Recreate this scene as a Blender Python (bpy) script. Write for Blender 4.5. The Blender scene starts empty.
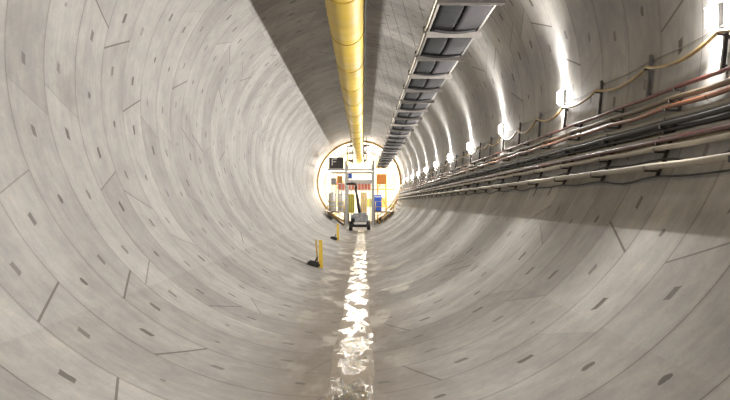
import bpy, bmesh, math, random
from mathutils import Vector, Matrix
random.seed(7)
PI = math.pi
col = bpy.context.scene.collection
# ------------------------------------------------------------------ geometry constants
H = 2.70            # camera height above the invert
R = 5.2             # inner radius of the lining
AX, AZ = -0.47, 5.2 # tunnel axis
W = 1.74            # ring width
Y0 = 9.03           # one ring joint
F = 900.0
VX, VY = 363.0, 203.0
YEND = 110.5        # rim of the lit far section
YBACK = 136.0
def at(px, py, Y):  # a place seen at that picture point, at depth Y
    return Vector(((px-VX)*Y/F, Y, H-(py-VY)*Y/F))
def wallz_low(x, off=0.0):
    return AZ - math.sqrt(max(0.01, (R-off)**2 - (x-AX)**2))
def wallx_right(z, off=0.0):
    return AX + math.sqrt(max(0.01, (R-off)**2 - (z-AZ)**2))
def wall_dir(r, off):   # point on the right wall seen along height/side ratio r, off from the lining
    a = 1+r*r; cz = AZ-H
    b = -2*AX-2*r*cz; c = AX*AX+cz*cz-R*R
    x = (-b+math.sqrt(b*b-4*a*c))/(2*a); z = H+r*x
    d = Vector((AX-x, AZ-z)).normalized()
    return x+d.x*off, z+d.y*off

# ------------------------------------------------------------------ node helper
class NT:
    def __init__(s, name):
        s.m = bpy.data.materials.new(name); s.m.use_nodes = True
        s.t = s.m.node_tree; s.n = s.t.nodes; s.l = s.t.links
        s.b = s.n['Principled BSDF']
    def put(s, sock, v):
        if isinstance(v, bpy.types.NodeSocket): s.l.new(v, sock)
        elif v is not None:
            if sock.type == 'RGBA' and len(v) == 3: v = (*v, 1)
            sock.default_value = v
    def math(s, op, a, b=None, c=None, clamp=False):
        n = s.n.new('ShaderNodeMath'); n.operation = op; n.use_clamp = clamp
        s.put(n.inputs[0], a); s.put(n.inputs[1], b)
        if c is not None: s.put(n.inputs[2], c)
        return n.outputs[0]
    def noise(s, vec, scale, detail=4, rough=0.55, dist=0.0):
        n = s.n.new('ShaderNodeTexNoise'); s.put(n.inputs['Vector'], vec)
        n.inputs['Scale'].default_value = scale; n.inputs['Detail'].default_value = detail
        n.inputs['Roughness'].default_value = rough; n.inputs['Distortion'].default_value = dist
        return n.outputs['Fac']
    def rng(s, v, a, b, c=0.0, d=1.0):
        n = s.n.new('ShaderNodeMapRange'); s.put(n.inputs[0], v)
        for i, q in enumerate((a, b, c, d)): n.inputs[i+1].default_value = q
        return n.outputs[0]
    def mix(s, f, a, b, mode='MIX'):
        n = s.n.new('ShaderNodeMix'); n.data_type = 'RGBA'; n.blend_type = mode
        s.put(n.inputs[0], f); s.put(n.inputs[6], a); s.put(n.inputs[7], b)
        return n.outputs[2]
    def white(s, x, y=0.0, z=0.0):
        c = s.comb(x, y, z)
        n = s.n.new('ShaderNodeTexWhiteNoise'); n.noise_dimensions = '3D'; s.put(n.inputs['Vector'], c)
        return n.outputs['Value']
    def comb(s, x, y, z):
        n = s.n.new('ShaderNodeCombineXYZ')
        for i, q in enumerate((x, y, z)): s.put(n.inputs[i], q)
        return n.outputs[0]
    def sep(s, v):
        n = s.n.new('ShaderNodeSeparateXYZ'); s.put(n.inputs[0], v); return n.outputs
    def bump(s, h, strength, dist=0.01):
        n = s.n.new('ShaderNodeBump'); n.inputs['Strength'].default_value = strength
        n.inputs['Distance'].default_value = dist; s.put(n.inputs['Height'], h)
        s.l.new(n.outputs[0], s.b.inputs['Normal'])
    def coord(s, k='Object'):
        return s.n.new('ShaderNodeTexCoord').outputs[k]
    def mapping(s, v, scale):
        n = s.n.new('ShaderNodeMapping'); s.put(n.inputs[0], v); n.inputs['Scale'].default_value = scale
        return n.outputs[0]

def simple(name, c, rough=0.6, metal=0.0, var=0.18, scale=6.0, spec=0.5, dirt=None, stretch=(1, 1, 1)):
    t = NT(name)
    v = t.mapping(t.coord(), stretch)
    nz = t.noise(v, scale, 5)
    k = t.rng(nz, 0.3, 0.7)
    dark = tuple(q*(1-var) for q in c) if dirt is None else dirt
    lite = tuple(min(1, q*(1+var)) for q in c)
    t.put(t.b.inputs['Base Color'], t.mix(k, dark, lite))
    t.put(t.b.inputs['Roughness'], t.rng(nz, 0.3, 0.7, max(0.02, rough-0.08), min(1, rough+0.08)))
    t.b.inputs['Metallic'].default_value = metal
    t.b.inputs['Specular IOR Level'].default_value = spec
    return t.m
def emissive(name, c, s):
    t = NT(name); t.put(t.b.inputs['Base Color'], c); t.put(t.b.inputs['Emission Color'], c)
    t.b.inputs['Emission Strength'].default_value = s
    return t.m

def concrete(name, base, floor=False):
    t = NT(name)
    N = 9
    uvs = t.sep(t.coord('UV')); u, v = uvs[0], uvs[1]
    P = t.coord('Object')
    ring = t.math('FLOOR', v); fv = t.math('SUBTRACT', v, ring)
    rn = t.white(ring, 3.7)
    off = t.math('MULTIPLY', t.math('FLOOR', t.math('MULTIPLY', rn, 6.0)), 0.5)
    tt = t.math('ADD', t.math('MULTIPLY', u, float(N)), t.math('ADD', off, t.math('MULTIPLY', t.white(ring, 9.1), 0.22)))
    j = t.math('ROUND', tt)
    sg = t.math('SUBTRACT', 1.0, t.math('MULTIPLY', t.math('FLOORED_MODULO', j, 2.0), 2.0))
    fc = t.math('SUBTRACT', fv, 0.5)
    shift = t.math('MULTIPLY', sg, t.math('MULTIPLY', fc, 0.13))
    ts = t.math('SUBTRACT', tt, shift)
    dj = t.math('MULTIPLY', t.math('ABSOLUTE', t.math('SUBTRACT', ts, j)), 2*PI*R/N)
    seg = t.math('FLOOR', ts)
    ft = t.math('SUBTRACT', ts, seg)
    js = t.white(ring, j, 2.0)
    segline = t.math('MULTIPLY', t.math('LESS_THAN', dj, t.math('MULTIPLY_ADD', js, 0.015, 0.006)), t.rng(js, 0.15, 0.85, 0.25, 1.0))
    dr = t.math('MULTIPLY', t.math('SUBTRACT', 0.5, t.math('ABSOLUTE', fc)), W)
    wob = t.noise(P, 1.3, 3)
    ringw = t.rng(wob, 0.3, 0.7, 0.009, 0.02)
    ringline = t.math('MULTIPLY', t.math('LESS_THAN', dr, ringw), t.rng(t.white(t.math('ROUND', v), 5.0), 0, 1, 0.45, 0.95))
    # rectangular bolt pockets and round grout plugs, filled with darker mortar
    f3 = t.math('FRACT', t.math('MULTIPLY', ft, 3.0))
    i3 = t.math('FLOOR', t.math('MULTIPLY', ft, 3.0))
    pr = t.white(t.math('MULTIPLY_ADD', seg, 3.0, i3), ring, 7.0)
    dx = t.math('MULTIPLY', t.math('SUBTRACT', f3, 0.5), 2*PI*R/N/3)
    dy = t.math('MULTIPLY', t.math('SUBTRACT', fv, t.math('MULTIPLY_ADD', pr, 0.10, 0.42)), W)
    wb = t.math('MULTIPLY', t.math('SUBTRACT', t.noise(P, 9.0, 2), 0.5), 0.05)
    adx = t.math('ADD', t.math('ABSOLUTE', dx), wb); ady = t.math('ADD', t.math('ABSOLUTE', dy), wb)
    rect = t.math('MULTIPLY', t.math('LESS_THAN', adx, t.math('MULTIPLY_ADD', pr, 0.03, 0.085)), t.math('LESS_THAN', ady, 0.082))
    dot = t.math('LESS_THAN', t.math('ADD', t.math('SQRT', t.math('ADD', t.math('MULTIPLY', dx, dx), t.math('MULTIPLY', dy, dy))), wb), 0.078)
    mid = t.math('COMPARE', i3, 1.0, 0.1)
    pk = t.math('ADD', t.math('MULTIPLY', mid, dot), t.math('MULTIPLY', t.math('SUBTRACT', 1.0, mid), rect), clamp=True)
    pk = t.math('MULTIPLY', pk, t.rng(pr, 0.0, 0.8, 0.5, 1.0))
    # tone
    U = t.comb(t.math('MULTIPLY', u, 32.7), t.math('MULTIPLY', v, W), 0.0)
    big = t.noise(U, 0.45, 4, 0.6)
    mott = t.noise(U, 2.6, 5, 0.65, 0.4)
    streak = t.noise(t.comb(t.math('MULTIPLY', u, 20.0), t.math('MULTIPLY', v, 12.0), ring), 1.0, 3)
    band = t.noise(t.comb(t.math('MULTIPLY', u, 90.0), t.math('MULTIPLY', v, 1.4), seg), 1.0, 2)
    fine = t.noise(P, 22.0, 3)
    f = t.math('MULTIPLY', t.rng(t.white(seg, ring, 1.0), 0, 1, 0.86, 1.10), t.rng(rn, 0, 1, 0.93, 1.06))
    f = t.math('MULTIPLY', f, t.rng(big, 0.3, 0.7, 0.80, 1.18))
    f = t.math('MULTIPLY', f, t.rng(mott, 0.3, 0.7, 0.84, 1.14))
    f = t.math('MULTIPLY', f, t.rng(streak, 0.3, 0.7, 0.95, 1.05))
    f = t.math('MULTIPLY', f, t.rng(band, 0.3, 0.7, 0.97, 1.03))
    f = t.math('MULTIPLY', f, t.rng(fine, 0.3, 0.7, 0.95, 1.05))
    # little smooth band next to every ring joint, dusty grey
    edge = t.rng(dr, 0.03, 0.10, 1.0, 0.0)
    f = t.math('MULTIPLY', f, t.math('SUBTRACT', 1.0, t.math('MULTIPLY', edge, 0.07)))
    c = t.mix(t.rng(mott, 0.35, 0.65), base, tuple(q*k for q, k in zip(base, (1.0, 0.965, 0.92))))
    c = t.mix(1.0, c, t.comb(f, f, f), 'MULTIPLY')
    # leak stains
    stain = t.math('MULTIPLY', t.rng(t.noise(t.comb(t.math('MULTIPLY', u, 60.0), t.math('MULTIPLY', v, 2.0), 4.0), 0.35, 4, 0.6), 0.60, 0.72), 0.35)
    c = t.mix(stain, c, tuple(q*k for q, k in zip(base, (0.55, 0.50, 0.44))))
    if floor:   # trodden dirt and silt along the invert
        ps = t.sep(P)
        ax = t.math('ABSOLUTE', t.math('SUBTRACT', ps[0], -0.35))
        ax = t.math('ADD', ax, t.math('MULTIPLY', t.math('SUBTRACT', t.noise(t.mapping(P, (1, 0.3, 1)), 1.6, 5, 0.65), 0.5), 1.5))
        dirt = t.math('MULTIPLY', t.rng(ax, 0.45, 1.8, 1.0, 0.0), 0.85)
        c = t.mix(dirt, c, (0.17, 0.138, 0.105))
        wet = t.rng(t.noise(t.mapping(P, (1, 0.35, 1)), 1.1, 5, 0.6), 0.50, 0.60)
        wet = t.math('MULTIPLY', wet, t.rng(ax, 0.9, 1.6, 1.0, 0.0))
        t.put(t.b.inputs['Roughness'], t.rng(wet, 0, 1, 0.75, 0.42))
    else:
        t.put(t.b.inputs['Roughness'], t.rng(mott, 0.3, 0.7, 0.62, 0.8))
    lines = t.math('MAXIMUM', segline, ringline)
    c = t.mix(t.math('MULTIPLY', lines, 0.72), c, (0.07, 0.055, 0.042))
    c = t.mix(t.math('MULTIPLY', pk, 0.85), c, (0.075, 0.066, 0.055))
    t.put(t.b.inputs['Base Color'], c)
    t.b.inputs['Specular IOR Level'].default_value = 0.35
    hgt = t.math('SUBTRACT', t.math('MULTIPLY', fine, 0.12), t.math('ADD', lines, t.math('MULTIPLY', pk, 0.25)))
    t.bump(hgt, 0.5, 0.012)
    return t.m

M = {}
M['conc'] = concrete('segment_concrete', (0.37, 0.362, 0.350))
M['conc_floor'] = concrete('floor_concrete', (0.35, 0.338, 0.322), True)
M['duct'] = simple('yellow_duct_fabric', (0.57, 0.39, 0.035), 0.5, var=0.10, scale=1.5, stretch=(1, 0.4, 1))
M['duct_band'] = simple('duct_band', (0.40, 0.26, 0.03), 0.6, var=0.2)
M['steel'] = simple('galvanised_steel', (0.22, 0.20, 0.18), 0.6, 0.1, var=0.2)
M['pale_steel'] = simple('pale_steel', (0.50, 0.47, 0.43), 0.5, 0.2, var=0.15)
M['dark_steel'] = simple('dark_steel', (0.055, 0.048, 0.044), 0.5, 0.3, var=0.35)
M['belt'] = simple('conveyor_rubber', (0.024, 0.021, 0.023), 0.8, var=0.25, scale=2.0, spec=0.2)
M['belt_dark'] = simple('black_belt_strip', (0.006, 0.006, 0.006), 0.8, var=0.3, spec=0.2)
M['rubber'] = simple('black_rubber', (0.022, 0.02, 0.02), 0.6, var=0.3)
M['wire'] = simple('hanger_wire', (0.26, 0.24, 0.22), 0.5, 0.5)
M['tan'] = simple('tan_hose', (0.15, 0.115, 0.072), 0.5, var=0.25, scale=3)
M['ochre'] = simple('ochre_cable', (0.36, 0.25, 0.10), 0.38, var=0.3, scale=4)
M['orange'] = simple('orange_pipe', (0.25, 0.09, 0.04), 0.34, var=0.25, scale=3)
M['red'] = simple('red_pipe', (0.13, 0.022, 0.02), 0.4, var=0.25, scale=3)
M['maroon'] = simple('maroon_pipe', (0.07, 0.014, 0.014), 0.4, var=0.25, scale=3)
M['grey_pipe'] = simple('grey_pipe', (0.24, 0.225, 0.20), 0.5, 0.2, var=0.2, scale=3)
M['lite_pipe'] = simple('light_grey_pipe', (0.28, 0.27, 0.26), 0.45, 0.2, var=0.2, scale=3)
M['pale_pipe'] = simple('pale_pipe', (0.36, 0.33, 0.275), 0.5, 0.0, var=0.18, scale=3, dirt=(0.34, 0.29, 0.23))
M['yellow'] = simple('yellow_paint', (0.72, 0.48, 0.05), 0.5, var=0.15)
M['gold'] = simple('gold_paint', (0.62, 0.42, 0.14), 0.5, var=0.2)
M['cream'] = simple('cream_paint', (0.78, 0.70, 0.55), 0.6, var=0.08)
M['white'] = simple('white_paint', (0.80, 0.78, 0.74), 0.5, var=0.08)
M['grey_paint'] = simple('grey_paint', (0.30, 0.30, 0.30), 0.5, var=0.2)
M['light_gantry'] = simple('gantry_grey_paint', (0.52, 0.51, 0.49), 0.5, var=0.15)
M['machine_grey'] = simple('machine_grey', (0.30, 0.30, 0.31), 0.5, var=0.5, scale=2.5)
M['blue'] = simple('blue_paint', (0.02, 0.08, 0.42), 0.45, var=0.2)
M['pink'] = simple('faded_red_sheet', (0.62, 0.20, 0.15), 0.6, var=0.25)
M['orange_box'] = simple('orange_container', (0.60, 0.28, 0.07), 0.55, var=0.2)
M['green'] = simple('olive_green_paint', (0.26, 0.32, 0.08), 0.55, var=0.25)
M['brown'] = simple('brown_steel', (0.14, 0.10, 0.06), 0.6, var=0.3)
M['lens'] = emissive('lamp_lens', (1.0, 0.97, 0.93), 60.0)
M['flood_lens'] = emissive('floodlight_lens', (1.0, 0.93, 0.80), 30.0)
# water in the channel, patchy silt showing through
t = NT('channel_water')
P = t.coord()
n1 = t.noise(t.mapping(P, (1.8, 0.45, 1)), 1.5, 5, 0.6)
n1 = t.math('ADD', n1, t.rng(t.math('ABSOLUTE', t.math('ADD', t.sep(P)[0], 0.17)), 0.15, 0.34, 0.0, 0.09))
silt = t.rng(n1, 0.50, 0.58)
t.put(t.b.inputs['Base Color'], t.mix(silt, (0.06, 0.05, 0.04), (0.17, 0.125, 0.08)))
t.put(t.b.inputs['Roughness'], t.rng(silt, 0, 1, 0.10, 0.5))
t.b.inputs['Specular IOR Level'].default_value = 0.9
hh = t.math('ADD', t.noise(t.mapping(P, (10.0, 2.4, 1)), 1.0, 3, 0.6), t.math('MULTIPLY', silt, 0.3))
t.bump(hh, 0.45, 0.05)
M['water'] = t.m
M['damp'] = simple('damp_patch', (0.15, 0.135, 0.115), 0.42, var=0.3, scale=4)

# ------------------------------------------------------------------ mesh helpers
class MB:
    def __init__(s): s.b = bmesh.new()
    def box(s, cx, cy, cz, sx, sy, sz, rot=None, bev=0.0):
        r = bmesh.ops.create_cube(s.b, size=1.0)
        vs = r['verts']
        m = Matrix.Translation((cx, cy, cz))
        if rot is not None: m = m @ rot.to_4x4()
        m = m @ Matrix.Diagonal((sx, sy, sz, 1))
        bmesh.ops.transform(s.b, matrix=m, verts=vs)
        if bev:
            es = {e for v in vs for e in v.link_edges}
            bmesh.ops.bevel(s.b, geom=list(es), offset=bev, segments=2, affect='EDGES')
        return s
    def tube(s, pts, r, n=10, cap=True, flat=1.0):
        pts = [Vector(p) for p in pts]; rings = []
        for i, p in enumerate(pts):
            d = (pts[min(i+1, len(pts)-1)] - pts[max(i-1, 0)]).normalized()
            up = Vector((0, 0, 1)) if abs(d.z) < 0.9 else Vector((0, 1, 0))
            a = d.cross(up).normalized(); b = a.cross(d).normalized()
            rr = r[i] if isinstance(r, (list, tuple)) else r
            rings.append([s.b.verts.new(p + a*math.cos(2*PI*k/n)*rr + b*math.sin(2*PI*k/n)*rr*flat) for k in range(n)])
        for A, B in zip(rings, rings[1:]):
            for k in range(n):
                f = s.b.faces.new((A[k], A[(k+1) % n], B[(k+1) % n], B[k])); f.smooth = True
        if cap:
            s.b.faces.new(rings[0][::-1]); s.b.faces.new(rings[-1])
        return s
    def bar(s, p, q, w, h=None):      # rectangular bar from p to q
        p, q = Vector(p), Vector(q); d = q-p; h = h or w
        rot = d.to_track_quat('Y', 'Z').to_matrix()
        c = (p+q)/2
        return s.box(c.x, c.y, c.z, w, d.length, h, rot)
    def prism(s, prof, y0, y1, axis='Y'):   # profile of (x,z) pulled along y, or (y,z) along x
        def mk(a, b, t): return (a, t, b) if axis == 'Y' else (t, a, b)
        A = [s.b.verts.new(mk(a, b, y0)) for a, b in prof]; B = [s.b.verts.new(mk(a, b, y1)) for a, b in prof]
        n = len(prof)
        for i in range(n): s.b.faces.new((A[i], A[(i+1) % n], B[(i+1) % n], B[i]))
        s.b.faces.new(A[::-1]); s.b.faces.new(B)
        return s
    def build(s, name, m, parent=None, loc=None):
        bmesh.ops.recalc_face_normals(s.b, faces=s.b.faces)
        me = bpy.data.meshes.new(name); s.b.to_mesh(me); s.b.free(); me.materials.append(m)
        o = bpy.data.objects.new(name, me); col.objects.link(o)
        if parent: o.parent = parent
        if loc: o.location = loc
        return o
def tag(o, label=None, cat=None, group=None, kind=None):
    if label: o['label'] = label
    if cat: o['category'] = cat
    if group: o['group'] = group
    if kind: o['kind'] = kind
    return o
def thing(name, loc, label, cat, group=None):
    o = bpy.data.objects.new(name, None); col.objects.link(o); o.location = loc
    o.empty_display_size = 0.2
    return tag(o, label, cat, group)
def copy_tree(o, parent=None, lk=None):
    c = o.copy(); col.objects.link(c)
    if parent: c.parent = parent
    for ch in [q for q in list(bpy.data.objects) if q.parent == o]: copy_tree(ch, c)
    return c
ORD = ['nearest', 'second nearest', 'third nearest', 'fourth nearest', 'fifth nearest', 'sixth nearest', 'seventh nearest', 'eighth nearest',
       'ninth nearest', 'tenth nearest', 'eleventh nearest', 'twelfth nearest']

# ------------------------------------------------------------------ the lining
def sector(name, a0, a1, m, y0=-26.0, y1=YBACK):
    bm = bmesh.new(); uv = bm.loops.layers.uv.new('UV')
    n = max(2, int(round((a1-a0)/1.25))); ny = 6
    G = []
    for i in range(n+1):
        a = math.radians(a0+(a1-a0)*i/n)
        G.append([(bm.verts.new((AX+R*math.sin(a), y0+(y1-y0)*k/ny, AZ-R*math.cos(a))), a/(2*PI), (y0+(y1-y0)*k/ny-Y0)/W) for k in range(ny+1)])
    for i in range(n):
        for k in range(ny):
            q = (G[i][k], G[i+1][k], G[i+1][k+1], G[i][k+1])
            f = bm.faces.new([w[0] for w in q]); f.smooth = True
            for lp, w in zip(f.loops, q): lp[uv].uv = (w[1], w[2])
    me = bpy.data.meshes.new(name); bm.to_mesh(me); bm.free(); me.materials.append(m)
    o = bpy.data.objects.new(name, me); col.objects.link(o); o['kind'] = 'structure'
    return o
fl = sector('floor', -40, 40, M['conc_floor']); tag(fl, 'curved grey concrete segments of the tunnel invert, dirty along the middle', 'floor')
wl = sector('wall_left', -140, -40, M['conc']); tag(wl, 'curved wall of pale concrete tunnel segments on the left', 'wall')
wr = sector('wall_right', 40, 140, M['conc']); tag(wr, 'curved wall of concrete tunnel segments behind the pipes on the right', 'wall')
ce = sector('ceiling', 140, 220, M['conc']); tag(ce, 'curved concrete tunnel crown above the yellow duct', 'ceiling')
# far bulkheads
def disc(name, y, m, th=0.3):
    b = MB(); n = 64
    b.prism([(AX+(R+0.02)*math.cos(2*PI*k/n), AZ+(R+0.02)*math.sin(2*PI*k/n)) for k in range(n)], y, y+th)
    return tag(b.build(name, m), kind='structure')
tag(disc('wall_back', YBACK, M['cream']), 'cream coloured bulkhead closing the brightly lit end of the tunnel', 'wall')
disc('wall_front', -26.4, M['cream'])
# gold ring painted to stand in for the glow edge of the bright section
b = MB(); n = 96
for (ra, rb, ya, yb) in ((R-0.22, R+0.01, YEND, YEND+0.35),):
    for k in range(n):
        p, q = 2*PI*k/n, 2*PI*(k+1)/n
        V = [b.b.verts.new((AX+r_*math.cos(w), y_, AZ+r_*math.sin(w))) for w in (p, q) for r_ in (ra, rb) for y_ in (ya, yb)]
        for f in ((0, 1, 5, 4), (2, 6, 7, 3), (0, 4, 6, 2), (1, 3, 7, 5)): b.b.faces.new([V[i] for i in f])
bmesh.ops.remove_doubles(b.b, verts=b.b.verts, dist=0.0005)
tag(b.build('lit_edge_ring', M['gold']), 'gold ring standing in for the glowing light edge at the bright far end', 'rim', kind='structure')

# ------------------------------------------------------------------ water in the channel
b = MB(); prev = None
def wob(y, s): return 0.10*math.sin(y*0.6+s)+0.06*math.sin(y*1.7+s*2.1)+0.03*math.sin(y*4.1+s*3.3)
y = 6.0
while y < 88:
    xl = -0.51+0.25*wob(y, 1.0); xr = 0.17+0.25*wob(y, 4.0)
    row = []
    for k in range(7):
        x = xl+(xr-xl)*k/6
        row.append(b.b.verts.new((x, y, wallz_low(x)+(0.012 if 0 < k < 6 else 0.001))))
    if prev:
        for k in range(6):
            f = b.b.faces.new((prev[k], prev[k+1], row[k+1], row[k])); f.smooth = True
    prev = row; y += 0.2
tag(b.build('channel_water', M['water']), 'shallow shining water and silt running along the tunnel floor', 'water', kind='stuff')
for i, (px, py, sx, sy, lab) in enumerate([(398, 292, 0.42, 1.1, 'thin puddle on the floor right of the water channel, nearer of two'),
                                           (394, 271, 0.50, 0.9, 'thin puddle on the floor right of the water channel, farther of two')]):
    X = (px-VX)/(py-VY)*2.6; Y = F*2.6/(py-VY)
    b = MB(); c0 = b.b.verts.new((X, Y, wallz_low(X)+0.012)); rim = []
    for k in range(28):
        a = 2*PI*k/28; q = 1+0.25*math.sin(3*a+i)+0.15*math.sin(5*a+2*i)
        x = X+sx*q*math.cos(a); rim.append(b.b.verts.new((x, Y+sy*q*math.sin(a), wallz_low(x)+0.004)))
    for k in range(28): b.b.faces.new((c0, rim[k], rim[(k+1) % 28])).smooth = True
    tag(b.build('puddle', M['damp']), lab, 'puddle', 'puddles beside the channel')

# ------------------------------------------------------------------ yellow duct
DX, DZ, DR = -0.516, H+5.60, 0.53
DY0, DY1 = 4.0, 113.0
duct = thing('ventilation_duct', (DX, DY0, DZ), 'long yellow flexible ventilation duct hanging under the tunnel crown', 'duct')
pts, rr = [], []
seams = [22.9+6.05*k for k in range(-3, 15)]
y = DY0
while y <= DY1+0.01:
    ds = min(abs(y-s) for s in seams)
    rr.append(DR*(1-0.035*math.exp(-(ds/0.12)**2)) + 0.006*math.sin(y*5.1))
    pts.append((0, y-DY0, -0.03*(1-math.cos(2*PI*(y-seams[0])/6.05))/2)); y += 0.125
MB().tube(pts, rr, 36).build('duct_tube', M['duct'], duct)
for s in seams:
    q = []
    for k in range(41):
        a = 2*PI*k/40; q.append((math.cos(a)*(DR*0.985), s-DY0, math.sin(a)*(DR*0.985)))
    MB().tube(q, 0.028, 6, cap=False).build('coupling_band', M['duct_band'], duct)
MB().tube([(0, DY1-DY0-0.2, 0), (0, DY1-DY0, 0), (0, DY1-DY0+0.25, 0)], [DR+0.01, DR+0.05, DR+0.05], 36).build('end_collar', M['yellow'], duct)
for k in range(36):
    y = 5.5+3.02*k; top = AZ+math.sqrt(R*R-(DX-AX)**2)-DZ
    MB().tube([(0, y-DY0, DR-0.02), (0, y-DY0, top)], 0.011, 5).build('hanger', M['wire'], duct)
# black cable clipped along the duct's right flank
q = []
y = 5.0
while y < 112:
    q.append((0.055+0.012*math.sin(y*2.1), y, H+5.50-0.035*abs(math.sin(PI*y/3.02)))); y += 0.5
tag(MB().tube(q, 0.026, 6).build('black_cable', M['rubber']), 'black cable strapped along the right side of the yellow duct', 'cable')

# ------------------------------------------------------------------ conveyor
CZ = H+4.40; CY0 = 19.6-3*3.88; CL, CR = 1.70, 3.00
cv = thing('conveyor', ((CL+CR)/2, CY0, CZ), 'long overhead conveyor with dark belt and grey cross beams, right of the duct', 'conveyor')
ox = (CL+CR)/2; hw = (CR-CL)/2
L = 112.5-CY0
def beltgeo(xa, xb, z0):
    b = MB(); prev = None; y = 0.0
    while y <= L:
        ph = (y/3.88) % 1.0
        sag = -0.06*4*ph*(1-ph)
        row = []
        for zz in (0.0, 0.025):
            row += [b.b.verts.new((x, y, z0+zz+sag+0.06*((2*(x)/(2*hw))**2))) for x in [xa+(xb-xa)*k/5 for k in range(6)]]
        if prev:
            for k in range(5):
                b.b.faces.new((prev[k], prev[k+1], row[k+1], row[k])).smooth = True
                b.b.faces.new((prev[6+k], row[6+k], row[7+k], prev[7+k])).smooth = True
            b.b.faces.new((prev[0], row[0], row[6], prev[6])); b.b.faces.new((prev[5], prev[11], row[11], row[5]))
        prev = row; y += 0.194
    return b
beltgeo(-0.02, hw-0.05, 0.06).build('belt', M['belt'], cv)
beltgeo(-hw+0.05, 0.0, 0.09).build('left_belt_strip', M['belt_dark'], cv)  # darker strip over the left half of the belt
MB().box(hw-0.02, L/2, 0.10, 0.05, L, 0.09).build('side_rail', M['steel'], cv)
MB().box(-hw, L/2, 0.10, 0.05, L, 0.09).build('side_rail', M['steel'], cv)
MB().tube([(-hw-0.09, y*0.97, 0.09+0.012*math.sin(y*1.62)) for y in [k*L/0.97/120 for k in range(121)]], 0.03, 8).build('conduit', M['pale_pipe'], cv)
first = None
for k in range(28):
    y = 3.88*k
    if first is None:
        g = MB(); g.box(0.02, 0, 0.0, 2*hw+0.14, 0.14, 0.025).box(0.02, -0.07, -0.035, 2*hw+0.14, 0.02, 0.13).box(0.02, 0.07, -0.035, 2*hw+0.14, 0.02, 0.13)
        bm_ = g.build('cross_beam', M['steel'], cv)
        rl = MB().tube([(x, 0, 0.0-0.085*math.cos(x/hw*PI/2)) for x in [-hw+0.1+(2*hw-0.2)*j/12 for j in range(13)]], 0.045, 8).build('idler_roller', M['rubber'], bm_)
        rl.location = (0, -0.30, 0.055)
        c1 = MB().box(-hw-0.09, 0, 0.10, 0.07, 0.12, 0.16).build('conduit_clip', M['rubber'], bm_)
        first = (bm_, rl, c1)
        bm_.location = (0, y, 0.03)
    else:
        c = first[0].copy(); col.objects.link(c); c.location = (0, y, 0.03); c.parent = cv
        for ch in first[1:]:
            d = ch.copy(); col.objects.link(d); d.parent = c
    for dy in (0.0,):
        # rod leaning towards the crown on the left, upright rod on the right
        xt = 0.80; zt = AZ+math.sqrt(R*R-(xt-AX)**2)
        MB().tube([(-hw-0.02, y+dy, 0.05), (xt-ox, y+dy, zt-CZ)], 0.006, 5).build('hanger_rod', M['wire'], cv)
        xt = CR-0.02; zt = AZ+math.sqrt(R*R-(xt-AX)**2)
        MB().tube([(hw-0.02, y+dy, 0.05), (hw-0.02, y+dy, zt-CZ)], 0.012, 5).build('hanger_rod', M['wire'], cv)

# ------------------------------------------------------------------ lamps on the right wall
LY = [11.9+9.12*k for k in range(-3, 11)]
lx, lz = wall_dir(0.52, 0.0)
nrm = Vector((AX-lx, 0, AZ-lz)).normalized()
ang = math.atan2(nrm.z, -nrm.x)
proto = None
for i, y in enumerate(LY):
    k = i-3
    lab = {0: 'glaring white wall lamp cut by the top right corner of the photo', }.get(k, 'white wall lamp on the right wall above the pipes, %s from the camera' % (ORD[k].replace(' nearest', '') + ' along' if 0 < k < 12 else 'behind the camera')) if k >= 0 else 'white wall lamp on the right wall behind the camera'
    if proto is None:
        o = proto = thing('wall_lamp', (lx, y, lz), lab, 'lamp', 'lamps along the right wall')
        rot = Matrix.Rotation(0, 3, 'X')
        d = nrm
        q = d.to_track_quat('Z', 'Y').to_matrix()
        def bx(c, s, name, m, bev=0.0):
            p = d*c
            return MB().box(p.x, 0, p.z, s[0], s[1], s[2], q, bev).build(name, m, o)
        bx(0.025, (0.20, 0.34, 0.05), 'back_plate', M['grey_paint'], 0.008)
        bx(0.06, (0.19, 0.33, 0.03), 'housing', M['white'], 0.008)
        bx(0.125, (0.20, 0.34, 0.11), 'lens', M['lens'], 0.04)
        ld = bpy.data.lights.new('lamp_light', 'AREA'); ld.shape = 'DISK'; ld.size = 0.16; ld.energy = 530; ld.color = (1.0, 0.97, 0.925)
        lo = bpy.data.objects.new('bulb', ld); col.objects.link(lo); lo.parent = o; lo.location = d*0.19
        lo.rotation_euler = (-d).to_track_quat('Z', 'Y').to_euler()
        ld = bpy.data.lights.new('lamp_glow', 'POINT'); ld.energy = 50; ld.shadow_soft_size = 0.06; ld.color = (1.0, 0.97, 0.925)
        lo = bpy.data.objects.new('glow_bulb', ld); col.objects.link(lo); lo.parent = o; lo.location = d*0.30
        for nm_, sg_, en_ in (('upper_glow_bulb', 1, 46), ('lower_glow_bulb', -1, 20)):
            tv = Vector((-d.z, 0, d.x)) if (Vector((-d.z, 0, d.x)).z > 0) == (sg_ > 0) else -Vector((-d.z, 0, d.x))
            ld = bpy.data.lights.new(nm_, 'AREA'); ld.shape = 'DISK'; ld.size = 0.12; ld.energy = en_; ld.spread = math.radians(92); ld.color = (1.0, 0.97, 0.925)
            lo = bpy.data.objects.new(nm_, ld); col.objects.link(lo); lo.parent = o; lo.location = d*0.12+tv*0.17
            lo.rotation_euler = (-(tv-d*0.08)).to_track_quat('Z', 'Y').to_euler()
    else:
        o = copy_tree(proto); o.location = (lx, y, lz); o['label'] = lab

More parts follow.
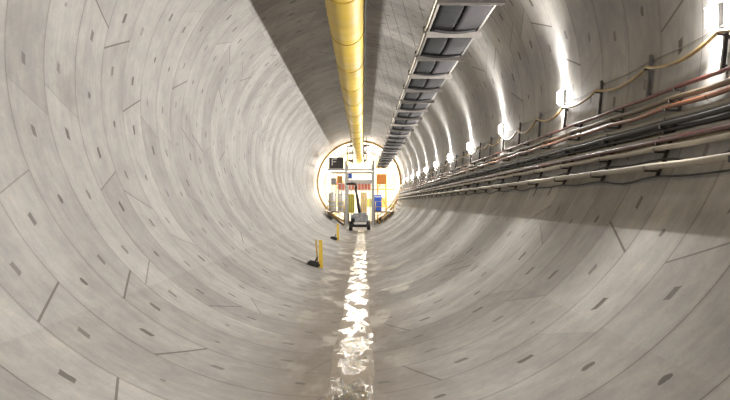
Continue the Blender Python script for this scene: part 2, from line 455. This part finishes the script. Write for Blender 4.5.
# ------------------------------------------------------------------ hanger posts and sagging cable
PY = [11.56+3.04*k for k in range(-2, 33)]
def on_wall(r, off): return wall_dir(r, off)
px0, pz0 = on_wall(0.36, 0.0)
def make_hanger(y, lab, grp, top):
    o = thing('cable_hanger', (px0, y, pz0), lab, 'cable hanger', grp)
    seg = [on_wall(0.36+(top-0.36)*j/6, 0.05) for j in range(7)]
    b = MB()
    for p, q in zip(seg, seg[1:]): b.bar((p[0]-px0, 0, p[1]-pz0), (q[0]-px0, 0, q[1]-pz0), 0.065, 0.05)
    b.build('upright', M['dark_steel'], o)
    for r in (0.375, top-0.015):
        a, c = on_wall(r, 0.0), on_wall(r, 0.06)
        MB().bar((a[0]-px0, 0, a[1]-pz0), (c[0]-px0, 0, c[1]-pz0), 0.05).build('standoff', M['dark_steel'], o)
    a, c = on_wall(0.462, 0.05), on_wall(0.462, 0.16)
    MB().bar((a[0]-px0, 0, a[1]-pz0-0.02), (c[0]-px0, 0, c[1]-pz0-0.02), 0.03).build('hook', M['dark_steel'], o)
    return o
protos = {}
cnt = {True: -1, False: -1}
for i, y in enumerate(PY):
    k = i-2
    short = k % 3 == 0
    cnt[short] += 1 if k >= 0 else 0
    n_ = cnt[short]; wd = 'short upright cable hanger right under a wall lamp' if short else 'tall dark upright cable hanger between two wall lamps'
    if k < 0: lab = 'dark upright cable hanger on the right wall just outside the photo'
    elif n_ < (5 if short else 9): lab = '%s, %s of its kind' % (wd, ORD[n_])
    else: lab = 'tiny distant ' + wd
    grp = 'short cable hangers under the lamps' if short else 'tall cable hangers above the pipes'
    if short not in protos: o = protos[short] = make_hanger(y, lab, grp, 0.468 if short else 0.508)
    else:
        o = copy_tree(protos[short]); o.location = (px0, y, pz0); o['label'] = lab
sx, sz = on_wall(0.466, 0.13)
q = []
random.seed(4)
for a, b_ in zip(PY, PY[1:]):
    s = random.uniform(0.10, 0.24)
    for j in range(10):
        f = j/10; q.append((sx+0.02*math.sin(a), a+(b_-a)*f, sz-s*4*f*(1-f)))
tag(MB().tube(q, 0.028, 8).build('ochre_cable', M['ochre']), 'ochre cable sagging from hanger to hanger high on the right wall', 'cable')
wx, wz = on_wall(0.49, 0.03)
tag(MB().tube([(wx, 3+2.9*k/2, wz-0.03*(k % 2)) for k in range(70)], 0.007, 5).build('lamp_wire', M['wire']), 'thin grey wire running along the wall just under the lamps', 'wire')

# ------------------------------------------------------------------ pipes
# name, ratio, standoff, radius, material, sag, label
PIPES = [
 ('red_pipe', 0.355, 0.13, 0.028, 'red', 0.01, 'thin dark red pipe, topmost of the straight pipes on the right wall', 'pipe'),
 ('tan_hose', 0.320, 0.16, 0.040, 'tan', 0.03, 'tan hose lying just under the thin red pipe and above the orange pipe', 'hose'),
 ('orange_pipe', 0.292, 0.20, 0.034, 'orange', 0.025, 'glossy orange hose running directly below the tan hose on the right wall', 'hose'),
 ('grey_pipe', 0.262, 0.14, 0.055, 'grey_pipe', 0.01, 'thick grey pipe directly below the orange hose', 'pipe'),
 ('black_hose', 0.238, 0.20, 0.040, 'rubber', 0.012, 'black hose between the thick grey pipe and the light grey pipe', 'hose'),
 ('black_hose', 0.226, 0.12, 0.035, 'rubber', 0.015, 'black hose added as the shade just above the light grey pipe', 'hose'),  # added black run, fills the shade between the pipes
 ('black_cable', 0.276, 0.07, 0.022, 'rubber', 0.04, 'thin black cable added as the shade behind the orange hose', 'cable'),  # added to blacken the shaded gap behind the orange hose
 ('light_grey_pipe', 0.2015, 0.15, 0.036, 'lite_pipe', 0.0, 'shiny light grey pipe lying right above the maroon pipe', 'pipe'),
 ('maroon_pipe', 0.186, 0.19, 0.034, 'maroon', 0.0, 'dark maroon pipe between the light grey pipe and the upper cream pipe', 'pipe'),
 ('cream_pipe', 0.166, 0.17, 0.042, 'pale_pipe', 0.01, 'cream pipe under the maroon pipe, upper of the two cream pipes', 'pipe'),
 ('cream_pipe', 0.103, 0.20, 0.046, 'pale_pipe', 0.01, 'cream pipe at the very bottom of the rack, lower of the two', 'pipe'),
 ('black_cable', 0.082, 0.07, 0.014, 'rubber', 0.05, 'thin black cable drooping beneath the lowest cream pipe', 'cable'),
 ('black_cable', 0.140, 0.06, 0.013, 'rubber', 0.06, 'thin black cable sagging between the two cream pipes', 'cable'),
]
BY = [11.56+1.45+3.04*k for k in range(-3, 32)]
for pi_, (nm, r, off, rad, mt, sag, lab, cat) in enumerate(PIPES):
    x0, z0 = on_wall(r, off); q = []; rng = random.Random(pi_+11)
    for a in BY:
        s = sag*rng.uniform(0.4, 1.4)
        for j in range(6):
            f = j/6; q.append((x0, a+3.04*f, z0-s*0.5*(1-math.cos(2*PI*f))))
    q = [p for p in q if p[1] < 110.3]
    tag(MB().tube(q, rad, 12).build(nm, M[mt]), lab, cat)
# couplings as parts of the pale pipes are welded bands: pipe brackets
proto = None
bx0, bz0 = on_wall(0.15, 0.0)
for i, y in enumerate(BY):
    k = i-2
    if k < 0: lab = 'dark pipe bracket on the right wall just outside the photo'
    elif k < 11: lab = 'dark steel pipe bracket holding the pipes on the right wall, %s one' % ORD[k]
    else: lab = 'small distant pipe bracket holding the pipes on the right wall'
    if proto is None:
        o = proto = thing('pipe_bracket', (bx0, y, bz0), lab, 'pipe bracket', 'brackets of the pipe rack')
        seg = [on_wall(0.085+0.285*j/8, 0.028) for j in range(9)]
        b = MB()
        for p, q in zip(seg, seg[1:]): b.bar((p[0]-bx0, 0, p[1]-bz0), (q[0]-bx0, 0, q[1]-bz0), 0.05, 0.045)
        b.build('upright', M['dark_steel'], o)
        for nm, r, off, rad, mt, sag, _, cat in PIPES[:11]:
            xo, zo = on_wall(r, off)
            xw = wallx_right(zo-rad-0.012)
            b = MB().box((xw-0.02+xo-rad-0.02)/2-bx0, 0, zo-rad-0.014-bz0, (xw-0.02)-(xo-rad-0.02), 0.04, 0.026)
            b.box(xo-rad-0.018-bx0, 0, zo-rad*0.4-bz0-0.01, 0.012, 0.04, rad*1.5)
            b.build('arm', M['dark_steel'], o)
    else:
        o = copy_tree(proto); o.location = (bx0, y, bz0); o['label'] = lab

# ------------------------------------------------------------------ yellow marker posts on the left slope
def marker(px, py, Y, h, two, lab):
    X = (px-VX)*Y/F; z = wallz_low(X)
    o = thing('marker_post', (X, Y, z), lab, 'marker post', 'yellow marker posts on the left slope')
    MB().prism([(-0.05, 0.0), (0.12, 0.0), (0.09, h), (-0.05, h)], -0.02, 0.02).build('board', M['yellow'], o)
    if two: MB().prism([(-0.12, 0.0), (-0.06, 0.0), (-0.13, h), (-0.20, h)], 0.05, 0.08).build('slat', M['gold'], o)
    b = MB()
    r = Matrix.Rotation(0.25, 3, 'Y')
    b.box(-0.24, 0, 0.16, 0.50, 0.34, 0.22, r, 0.06)
    b.build('weight', M['rubber'], o)
    b = MB(); b.tube([(-0.30, 0, 0.14), (-0.19, 0, 0.26), (-0.10, 0, 0.42)], 0.03, 8); b.build('strap_handle', M['rubber'], o)
    return o
marker(320, 268, 35.4, 1.10, True, 'yellow marker boards with black weight on the left slope, nearer of two')
marker(337.5, 239.5, 60.8, 1.15, False, 'thin yellow marker post with black weight, farther and beside the channel')
q = []
for j in range(9):
    x = -2.1-0.09*j; yy = 35.4+0.05*math.sin(j); q.append((x, yy, wallz_low(x)+0.015))
tag(MB().tube(q, 0.010, 6).build('loose_cord', M['brown']), 'short loose brown cord lying left of the nearer marker boards', 'cord')

# ------------------------------------------------------------------ gantry at the far end
GY = 93.0
def gp(px, py, Y=GY): return at(px, py, Y)
g = thing('gantry', (gp(360, 200).x, GY, wallz_low(-0.4)), 'tall grey steel gantry frame standing over the lift under the duct end', 'gantry')
def part(mb, name, m, parent):      # mesh given in world coordinates
    ob = mb.build(name, m, parent); ob.location = -Vector(parent.location)
    return ob
for Yp in (GY, GY+9):
    for px in (346, 373.3):
        X = gp(px, 0).x; zb = wallz_low(X-0.1 if px < 350 else X+0.1)
        part(MB().box(X, Yp, (zb+H+4.3)/2, 0.21, 0.21, H+4.3-zb).box(X, Yp, zb+0.12, 0.42, 0.42, 0.10), 'post', M['light_gantry'], g)
XL, XR = gp(346, 0).x, gp(373.3, 0).x; XO = gp(329, 0).x
for Yp in (GY, GY+9):
    part(MB().box((XO+XR)/2, Yp, H+3.42, XR-XO+0.26, 0.22, 0.20), 'upper_beam', M['light_gantry'], g)
    part(MB().box((XL+XR)/2, Yp, H+2.28, XR-XL+0.26, 0.22, 0.20), 'lower_beam', M['light_gantry'], g)
for X in (XL, XR):
    part(MB().box(X, GY+4.5, H+3.42, 0.18, 8.9, 0.2), 'side_beam', M['light_gantry'], g)
for X in (XL, XR):
    part(MB().tube([(X, GY-0.1, H+3.5), (X, GY-0.1, H+4.5)], 0.03, 6).tube([(X, GY-0.1, H+4.3), (X+0.5, GY-0.1, H+4.3)], 0.025, 6), 'rail_stub', M['dark_steel'], g)
# duct cradle in brown steel each side of the duct
c = thing('duct_cradle', (DX, 104, H+4.6), 'brown steel cradle with side plates around the end of the yellow duct', 'duct cradle')
Yc = 104
for sgn, w in ((-1, 0.75), (1, 0.35)):
    xc = DX+sgn*(DR+0.06+w/2)
    b = MB()
    b.box(xc-w/2+0.05, Yc, H+5.75, 0.1, 1.2, 1.7).box(xc+w/2-0.05, Yc, H+5.75, 0.1, 1.2, 1.7)
    for zz in (4.95, 5.75, 6.55): b.box(xc, Yc, H+zz, w, 1.2, 0.12)
    b.prism([(xc-w/2, H+4.95), (xc+w/2, H+4.95), (xc+w/2*(-sgn), H+4.55)], Yc-0.05, Yc+0.05)
    part(b, 'side_plate', M['brown'], c)
part(MB().box(DX+0.1, Yc, H+6.68, 2.3, 0.9, 0.14), 'top_bar', M['brown'], c)
for sx_ in (-0.9, 0.9):
    x = DX+sx_; part(MB().box(x, Yc, (H+6.7+AZ+math.sqrt(R*R-(x-AX)**2))/2, 0.08, 0.08, AZ+math.sqrt(R*R-(x-AX)**2)-H-6.7), 'hanger', M['brown'], c)
# sign box
a, b2 = gp(329, 168.5), gp(343.5, 157.5)
s = thing('sign_board', ((a.x+b2.x)/2, GY, a.z), 'dark sign board with a white F standing on the gantry beam', 'sign')
part(MB().box((a.x+b2.x)/2, GY, (a.z+b2.z)/2, b2.x-a.x, 0.14, b2.z-a.z), 'panel', M['dark_steel'], s)
b = MB(); x0 = a.x+0.28; zt = b2.z-0.10
b.box(x0+0.05, GY-0.09, zt-0.36, 0.10, 0.04, 0.72).box(x0+0.26, GY-0.09, zt-0.05, 0.52, 0.04, 0.10).box(x0+0.24, GY-0.09, zt-0.34, 0.46, 0.04, 0.08)
part(b, 'lettering', M['white'], s)
part(MB().box((a.x+b2.x)/2, GY, a.z-0.03, b2.x-a.x+0.1, 0.35, 0.06), 'shelf', M['light_gantry'], s)
for xx in (a.x+0.2, b2.x-0.2):
    part(MB().box(xx, GY, (a.z-0.05+H+3.5)/2, 0.06, 0.06, max(0.02, a.z-0.05-H-3.5)), 'foot', M['light_gantry'], s)

# side decks with railings
def deck(x0, x1, z, lab, name='side_deck'):
    y0, y1 = 95.0, 109.0
    o = thing(name, ((x0+x1)/2, y0, z), lab, 'walkway', 'side walkways at the far end')
    part(MB().box((x0+x1)/2, (y0+y1)/2, z, x1-x0, y1-y0, 0.12), 'floor_plate', M['brown'], o)
    xi = x1 if x0 < -1 else x0
    for k in range(4):
        y = y0+0.1+k*4.6
        zb = wallz_low(xi)
        part(MB().box(xi, y, (zb+z)/2, 0.12, 0.12, z-zb), 'leg', M['brown'], o)
    for xx in (x0+0.08, x1-0.08):
        b = MB()
        for k in range(8 if xx == xi or abs(xx-xi) < .1 else 1): b.tube([(xx, y0+0.1+k*1.95, z), (xx, y0+0.1+k*1.95, z+1.1)], 0.03, 6)
        if abs(xx-xi) < .1:
            for hh_ in (0.55, 1.1): b.tube([(xx, y0+0.1, z+hh_), (xx, y1-0.1, z+hh_)], 0.028, 6)
        part(b, 'railing', M['gold'], o)
    b = MB()
    for hh_ in (0.55, 1.1): b.tube([(x0+0.05, y0+0.1, z+hh_), (x1-0.05, y0+0.1, z+hh_)], 0.03, 6)
    part(b, 'end_railing', M['yellow'], o)
    return o
dz = H-0.95
deck(-4.05, -1.95, dz, 'brown steel walkway with yellow railing left of the gantry')
deck(1.25, 3.35, dz, 'brown steel walkway with yellow railing right of the gantry, under the blue cabinet')
# stairs following the lining from deck to invert
def stair(xa, za, xb, zb, Y, lab):
    o = thing('stair', ((xa+xb)/2, Y, min(za, zb)), lab, 'stair', 'stairs down from the walkways')
    for yy in (Y-0.35, Y+0.35):
        part(MB().bar((xa, yy, za), (xb, yy, zb), 0.05, 0.2), 'stringer', M['brown'], o)
        part(MB().bar((xa, yy, za+0.8), (xb, yy, zb+0.8), 0.04, 0.04).bar((xa, yy, za), (xa, yy, za+0.8), 0.04).bar((xb, yy, zb), (xb, yy, zb+0.8), 0.04), 'handrail', M['gold'], o)
    for k in range(8):
        f = (k+0.5)/8
        part(MB().box(xa+(xb-xa)*f, Y, za+(zb-za)*f+0.03, 0.26, 0.66, 0.04), 'tread', M['steel'], o)
stair(-3.7, dz-0.05, -2.0, wallz_low(-2.0)+0.12, 94.2, 'narrow steel stair descending the lining left of the gantry')
stair(3.2, dz+0.05, 1.6, wallz_low(1.6)+0.12, 94.2, 'narrow steel stair descending the lining right of the gantry')
# blue cabinet
a, b2 = at(372.8, 209.5, 98), at(381.6, 195, 98)
o = thing('cabinet', ((a.x+b2.x)/2, 98, dz+0.06), 'bright blue steel cabinet standing on the right walkway', 'cabinet')
w = b2.x-a.x; zt = b2.z; zb = dz+0.06
part(MB().box((a.x+b2.x)/2, 98.4, (zb+zt)/2, w, 0.8, zt-zb, None, 0.03), 'body', M['blue'], o)
for sgn in (-1, 1):
    dd = part(MB().box((a.x+b2.x)/2+sgn*w/4, 97.98, (zb+zt)/2-0.06, w/2-0.04, 0.04, zt-zb-0.3), 'door', M['blue'], o)
part(MB().box((a.x+b2.x)/2, 97.97, zt-0.2, w*0.8, 0.02, 0.06), 'top_strip', M['white'], o)
# pink/red banner panel, orange container, boxes, tanks deeper in
def panelbox(name, x0, x1, y0, y1, Y, depth, m, lab, cat, ribs=True, stand=None, mr=None, foot=None):
    a, b2 = at(x0, y1, Y), at(x1, y0, Y)
    o = thing(name, ((a.x+b2.x)/2, Y, a.z), lab, cat)
    part(MB().box((a.x+b2.x)/2, Y+depth/2, (a.z+b2.z)/2, b2.x-a.x, depth, b2.z-a.z, None, 0.02), 'body', m, o)
    if ribs:
        b = MB(); n = max(3, int((b2.x-a.x)/0.4))
        for k in range(n+1):
            b.box(a.x+0.04+(b2.x-a.x-0.08)*k/n, Y-0.02, (a.z+b2.z)/2, 0.06, 0.05, b2.z-a.z-0.02)
        b.box((a.x+b2.x)/2, Y-0.03, b2.z-0.05, b2.x-a.x, 0.07, 0.08).box((a.x+b2.x)/2, Y-0.03, a.z+0.05, b2.x-a.x, 0.07, 0.08)
        part(b, 'frame', mr or m, o)
    if stand is not None:
        for xx in (a.x+0.1, b2.x-0.1):
            zb = foot if foot else max(wallz_low(xx-0.06), wallz_low(xx+0.06))
            part(MB().box(xx, Y+depth/2, (zb+a.z)/2, 0.12, 0.12, a.z-zb), 'leg', stand, o)
    return o
panelbox('container', 338, 371, 183, 190.5, 112, 2.4, M['pink'], 'faded red container raised on legs behind the gantry', 'container', True, M['light_gantry'], M['white'])
panelbox('container', 376.5, 386.5, 174, 184, 114, 2.5, M['orange_box'], 'orange container raised at the right behind the conveyor end', 'container', True, M['gold'])
panelbox('control_box', 347.5, 352, 173, 178.5, 108, 0.5, M['blue'], 'small blue box hung between the two gantry beams', 'box', False, M['light_gantry'])
panelbox('rack', 348, 354.5, 194, 213, 106, 0.8, M['green'], 'olive green machine rack left of the boom lift arm', 'rack', True, M['brown'], M['yellow'])
panelbox('rack', 360.5, 367, 192, 214, 107, 0.8, M['gold'], 'golden yellow machine rack right of the boom lift arm', 'rack', True, M['brown'], M['cream'])
panelbox('electrical_box', 331, 336.5, 178, 185, 99, 0.5, M['grey_paint'], 'grey electrical box on a stand left of the gantry', 'box', False, M['light_gantry'], foot=dz+0.06)
panelbox('electrical_box', 337, 342.5, 176, 183, 101, 0.5, M['orange_box'], 'orange electrical box on a stand left of the gantry', 'box', False, M['light_gantry'], foot=dz+0.06)
def tank(px, py0, py1, wpx, Y, lab):
    a, b2 = at(px, py1, Y), at(px, py0, Y); r = wpx*Y/F/2
    o = thing('storage_tank', (a.x, Y, dz+0.06), lab, 'tank', 'white tanks left of the gantry')
    zb = dz+0.06; h = b2.z-zb
    part(MB().tube([(a.x, Y, zb), (a.x, Y, zb+h*0.8), (a.x, Y, zb+h*0.9), (a.x, Y, zb+h*0.97), (a.x, Y, zb+h)], [r, r, r*0.9, r*0.6, r*0.2], 24), 'shell', M['white'], o)
    part(MB().tube([(a.x, Y, zb+h*0.4), (a.x, Y, zb+h*0.44)], r+0.02, 24), 'band', M['grey_paint'], o)
tank(332, 192, 212, 7, 103, 'white upright tank on the left walkway, left of the two')
tank(341, 193, 212, 7, 106, 'white upright tank on the left walkway, right of the two')
# tall scaffold deeper in
o = thing('scaffold', (-0.4, 118, wallz_low(-0.4)), 'cream and yellow multi level scaffold filling the bright far end', 'scaffold')
for Yp in (118.0, 121.0):
    for x in (-3.6, -2.0, 1.9, 3.1):
        zb = max(wallz_low(x-0.05), wallz_low(x+0.05)); zt = min(9.6, AZ+math.sqrt((R-0.25)**2-(x-AX)**2))
        part(MB().box(x, Yp, (zb+zt)/2, 0.13, 0.13, zt-zb), 'post', M['gold'], o)
for zz in (2.1, 4.5, 6.9):
    xe = math.sqrt((R-0.35)**2-(zz-AZ)**2)
    part(MB().box(AX, 119.5, zz, 2*xe, 3.1, 0.14), 'deck', M['cream'] if zz != 4.5 else M['orange_box'], o)
    part(MB().box(AX, 117.9, zz+0.5, 2*xe-0.5, 0.05, 0.07).box(AX, 117.9, zz+1.0, 2*xe-0.9, 0.05, 0.07), 'guard_rails', M['yellow'], o)
for x0_, x1_, z0_, z1_ in ((-3.6, -2.0, 2.2, 4.4), (-2.0, -3.6, 4.6, 6.8), (1.9, 3.1, 4.6, 6.8), (3.1, 1.9, 2.2, 4.4)):
    part(MB().bar((x0_, 117.9, z0_), (x1_, 117.9, z1_), 0.09), 'brace', M['brown'], o)
for x, zz, w_, h_, m_ in ((-3.0, 5.2, 1.0, 1.1, 'pink'), (-1.2, 5.1, 1.3, 0.9, 'orange_box'), (2.4, 5.2, 0.9, 1.2, 'grey_paint'), (0.6, 2.8, 1.4, 1.1, 'green'), (-2.8, 2.9, 1.2, 1.4, 'grey_paint'), (2.6, 2.8, 1.1, 1.2, 'gold')):
    zf = 2.17 if zz < 4 else 4.57
    c_ = thing('crate', (x, 119.2, zf), {'pink': 'faded red crate on the scaffold middle deck, leftmost there', 'orange_box': 'orange crate on the scaffold middle deck behind the gantry', 'green': 'olive crate on the lower scaffold deck', 'gold': 'golden crate at the right end of the lower scaffold deck'}.get(m_, 'grey crate at the right end of the middle scaffold deck' if x > 0 else 'grey crate at the left end of the lower scaffold deck'), 'crate', 'crates on the scaffold')
    part(MB().box(x, 119.2, zf+h_/2, w_, 0.9, h_, None, 0.03), 'box', M[m_], c_)
    part(MB().box(x, 119.2, zf+h_+0.03, w_+0.06, 0.96, 0.06), 'lid', M['white'], c_)
# right-hand rails
o = thing('guard_rail', (2.6, 93.6, wallz_low(2.6)), 'golden guard rail climbing the lining right of the blue cabinet', 'guard rail')
b = MB(); P3 = []
for k in range(9):
    th = math.radians(26+k*5.2); P3.append((AX+(R-0.9)*math.sin(th), 93.2, AZ-(R-0.9)*math.cos(th)))
    b2_ = (AX+R*math.sin(th), 93.2, AZ-R*math.cos(th)); b.bar(b2_, P3[-1], 0.05)
part(b, 'uprights', M['gold'], o)
part(MB().tube(P3, 0.05, 6), 'top_rail', M['gold'], o)
# small black pump on right slope
a = at(379, 222, 100); zz = wallz_low(a.x)
o = thing('pump', (a.x, 100, zz), 'small black pump on the right slope below the blue cabinet', 'pump')
part(MB().tube([(a.x-0.2, 99.2, zz+0.30), (a.x+0.25, 99.2, zz+0.36)], 0.17, 12), 'motor', M['rubber'], o)
part(MB().box(a.x, 99.2, zz+0.10, 0.6, 0.4, 0.22), 'base', M['rubber'], o)
part(MB().tube([(a.x+0.1, 99.2, zz+0.4), (a.x+0.1, 99.2, zz+0.7)], 0.05, 8), 'outlet', M['rubber'], o)

# ------------------------------------------------------------------ boom lift
BYY = 86.0; sc = BYY/F
def bp(px, py, dy=0): v = at(px, py, BYY); return (v.x, BYY+dy, v.z)
xc = at(359.7, 0, BYY).x
lift = thing('boom_lift', (xc, BYY, wallz_low(xc)), 'dark grey boom lift with raised arm parked in the water channel', 'boom lift')
zb = wallz_low(xc)+0.05
b = MB(); b.box(xc, BYY+1.0, zb+0.52, 1.5, 2.6, 0.34, None, 0.05).box(xc, BYY-0.35, zb+0.45, 1.9, 0.25, 0.22, None, 0.03).box(xc, BYY+2.3, zb+0.45, 1.9, 0.25, 0.22, None, 0.03)
part(b, 'chassis', M['rubber'], lift)
for sx_ in (-0.85, 0.85):
    for dy in (0.0, 2.0):
        x = xc+sx_; zw = max(wallz_low(x-0.17), wallz_low(x+0.17))+0.43
        wh = part(MB().tube([(x-0.17, BYY+dy, zw), (x-0.13, BYY+dy, zw), (x+0.13, BYY+dy, zw), (x+0.17, BYY+dy, zw)], [0.36, 0.43, 0.43, 0.36], 24), 'wheel', M['rubber'], lift)
        hb = MB().tube([(x-0.18, BYY+dy, zw), (x+0.18, BYY+dy, zw)], 0.17, 14).build('hub', M['grey_paint'], wh)
b = MB(); b.box(xc, BYY+0.9, zb+1.20, 1.66, 2.5, 0.95, None, 0.16).box(xc+0.3, BYY+0.5, zb+1.62, 0.75, 1.3, 0.25, None, 0.08)
part(b, 'turntable_body', M['machine_grey'], lift)
part(MB().box(xc-0.62, BYY-0.2, zb+1.0, 0.35, 0.9, 0.4, None, 0.06), 'counterweight', M['rubber'], lift)
part(MB().box(xc+0.05, BYY-0.5, zb+0.72, 1.2, 0.1, 0.22, None, 0.03), 'front_plate', M['white'], lift)
part(MB().tube([bp(360, 214, 1.0), bp(358.8, 207, 0.8), bp(357.2, 197, 0.4), bp(355.6, 188.5, 0)], [0.17, 0.17, 0.14, 0.12], 8), 'boom', M['dark_steel'], lift)
part(MB().tube([bp(355.6, 189, 0), bp(356.3, 186, 0), bp(355.4, 184, 0), bp(353, 183.6, 0), bp(346.5, 184, 0)], [0.12, 0.13, 0.14, 0.12, 0.09], 8), 'jib', M['dark_steel'], lift)
part(MB().tube([bp(360.8, 212, 0.6), bp(358.8, 201, 0.3)], 0.055, 8), 'hydraulic_ram', M['steel'], lift)

# ------------------------------------------------------------------ floodlights in the far section
FLS = [(AX+(R-0.35)*math.sin(math.radians(w)), AZ-(R-0.35)*math.cos(math.radians(w))) for w in (-118, 122, -78, 165, 82, -155)]
names = ['upper left', 'upper right', 'lower left', 'crown right', 'lower right', 'crown left']
proto = None
for i, (x, z) in enumerate(FLS):
    for Yf in ((115.0, 126.0) if i < 4 else (119.0,)):
        dv = Vector((AX-x, 0, AZ-z)).normalized()
        o = thing('floodlight', (x, Yf, z), 'floodlight on the lining of the bright far section, %s, %s' % (names[i], 'front row' if Yf < 120 else 'back row'), 'floodlight', 'floodlights of the far section')
        dist = R-math.hypot(x-AX, z-AZ)
        q = dv.to_track_quat('Z', 'Y').to_matrix()
        MB().box(0, 0, 0, 0.6, 0.45, 0.16, q, 0.03).build('housing', M['grey_paint'], o)
        p = dv*0.10; MB().box(p.x, 0, p.z, 0.54, 0.39, 0.05, q).build('lens', M['flood_lens'], o)
        p = -dv*dist; MB().tube([(0, 0, 0), (p.x, 0, p.z)], 0.03, 6).build('arm', M['grey_paint'], o)
        ld = bpy.data.lights.new('flood', 'POINT'); ld.energy = 1700; ld.shadow_soft_size = 0.15; ld.color = (1.0, 0.94, 0.82)
        lo = bpy.data.objects.new('bulb', ld); col.objects.link(lo); lo.parent = o; lo.location = dv*0.35

# ------------------------------------------------------------------ camera, world, view
cam = bpy.data.cameras.new('camera'); co = bpy.data.objects.new('camera', cam); col.objects.link(co)
cam.sensor_width = 36; cam.lens = 36*F/730; cam.clip_end = 400
co.location = (0, 0, H)
yaw = math.atan((365-VX)/F); pitch = math.atan((VY-200)/F)
co.rotation_euler = (PI/2+pitch, 0, -yaw)
sc_ = bpy.context.scene; sc_.camera = co
w = bpy.data.worlds.new('world'); sc_.world = w; w.use_nodes = True
w.node_tree.nodes['Background'].inputs[0].default_value = (0.5, 0.48, 0.45, 1)
w.node_tree.nodes['Background'].inputs[1].default_value = 0.1
vs = sc_.view_settings; vs.view_transform = 'Standard'; vs.look = 'None'; vs.gamma = 1; vs.use_curve_mapping = False
vs.exposure = 0.17
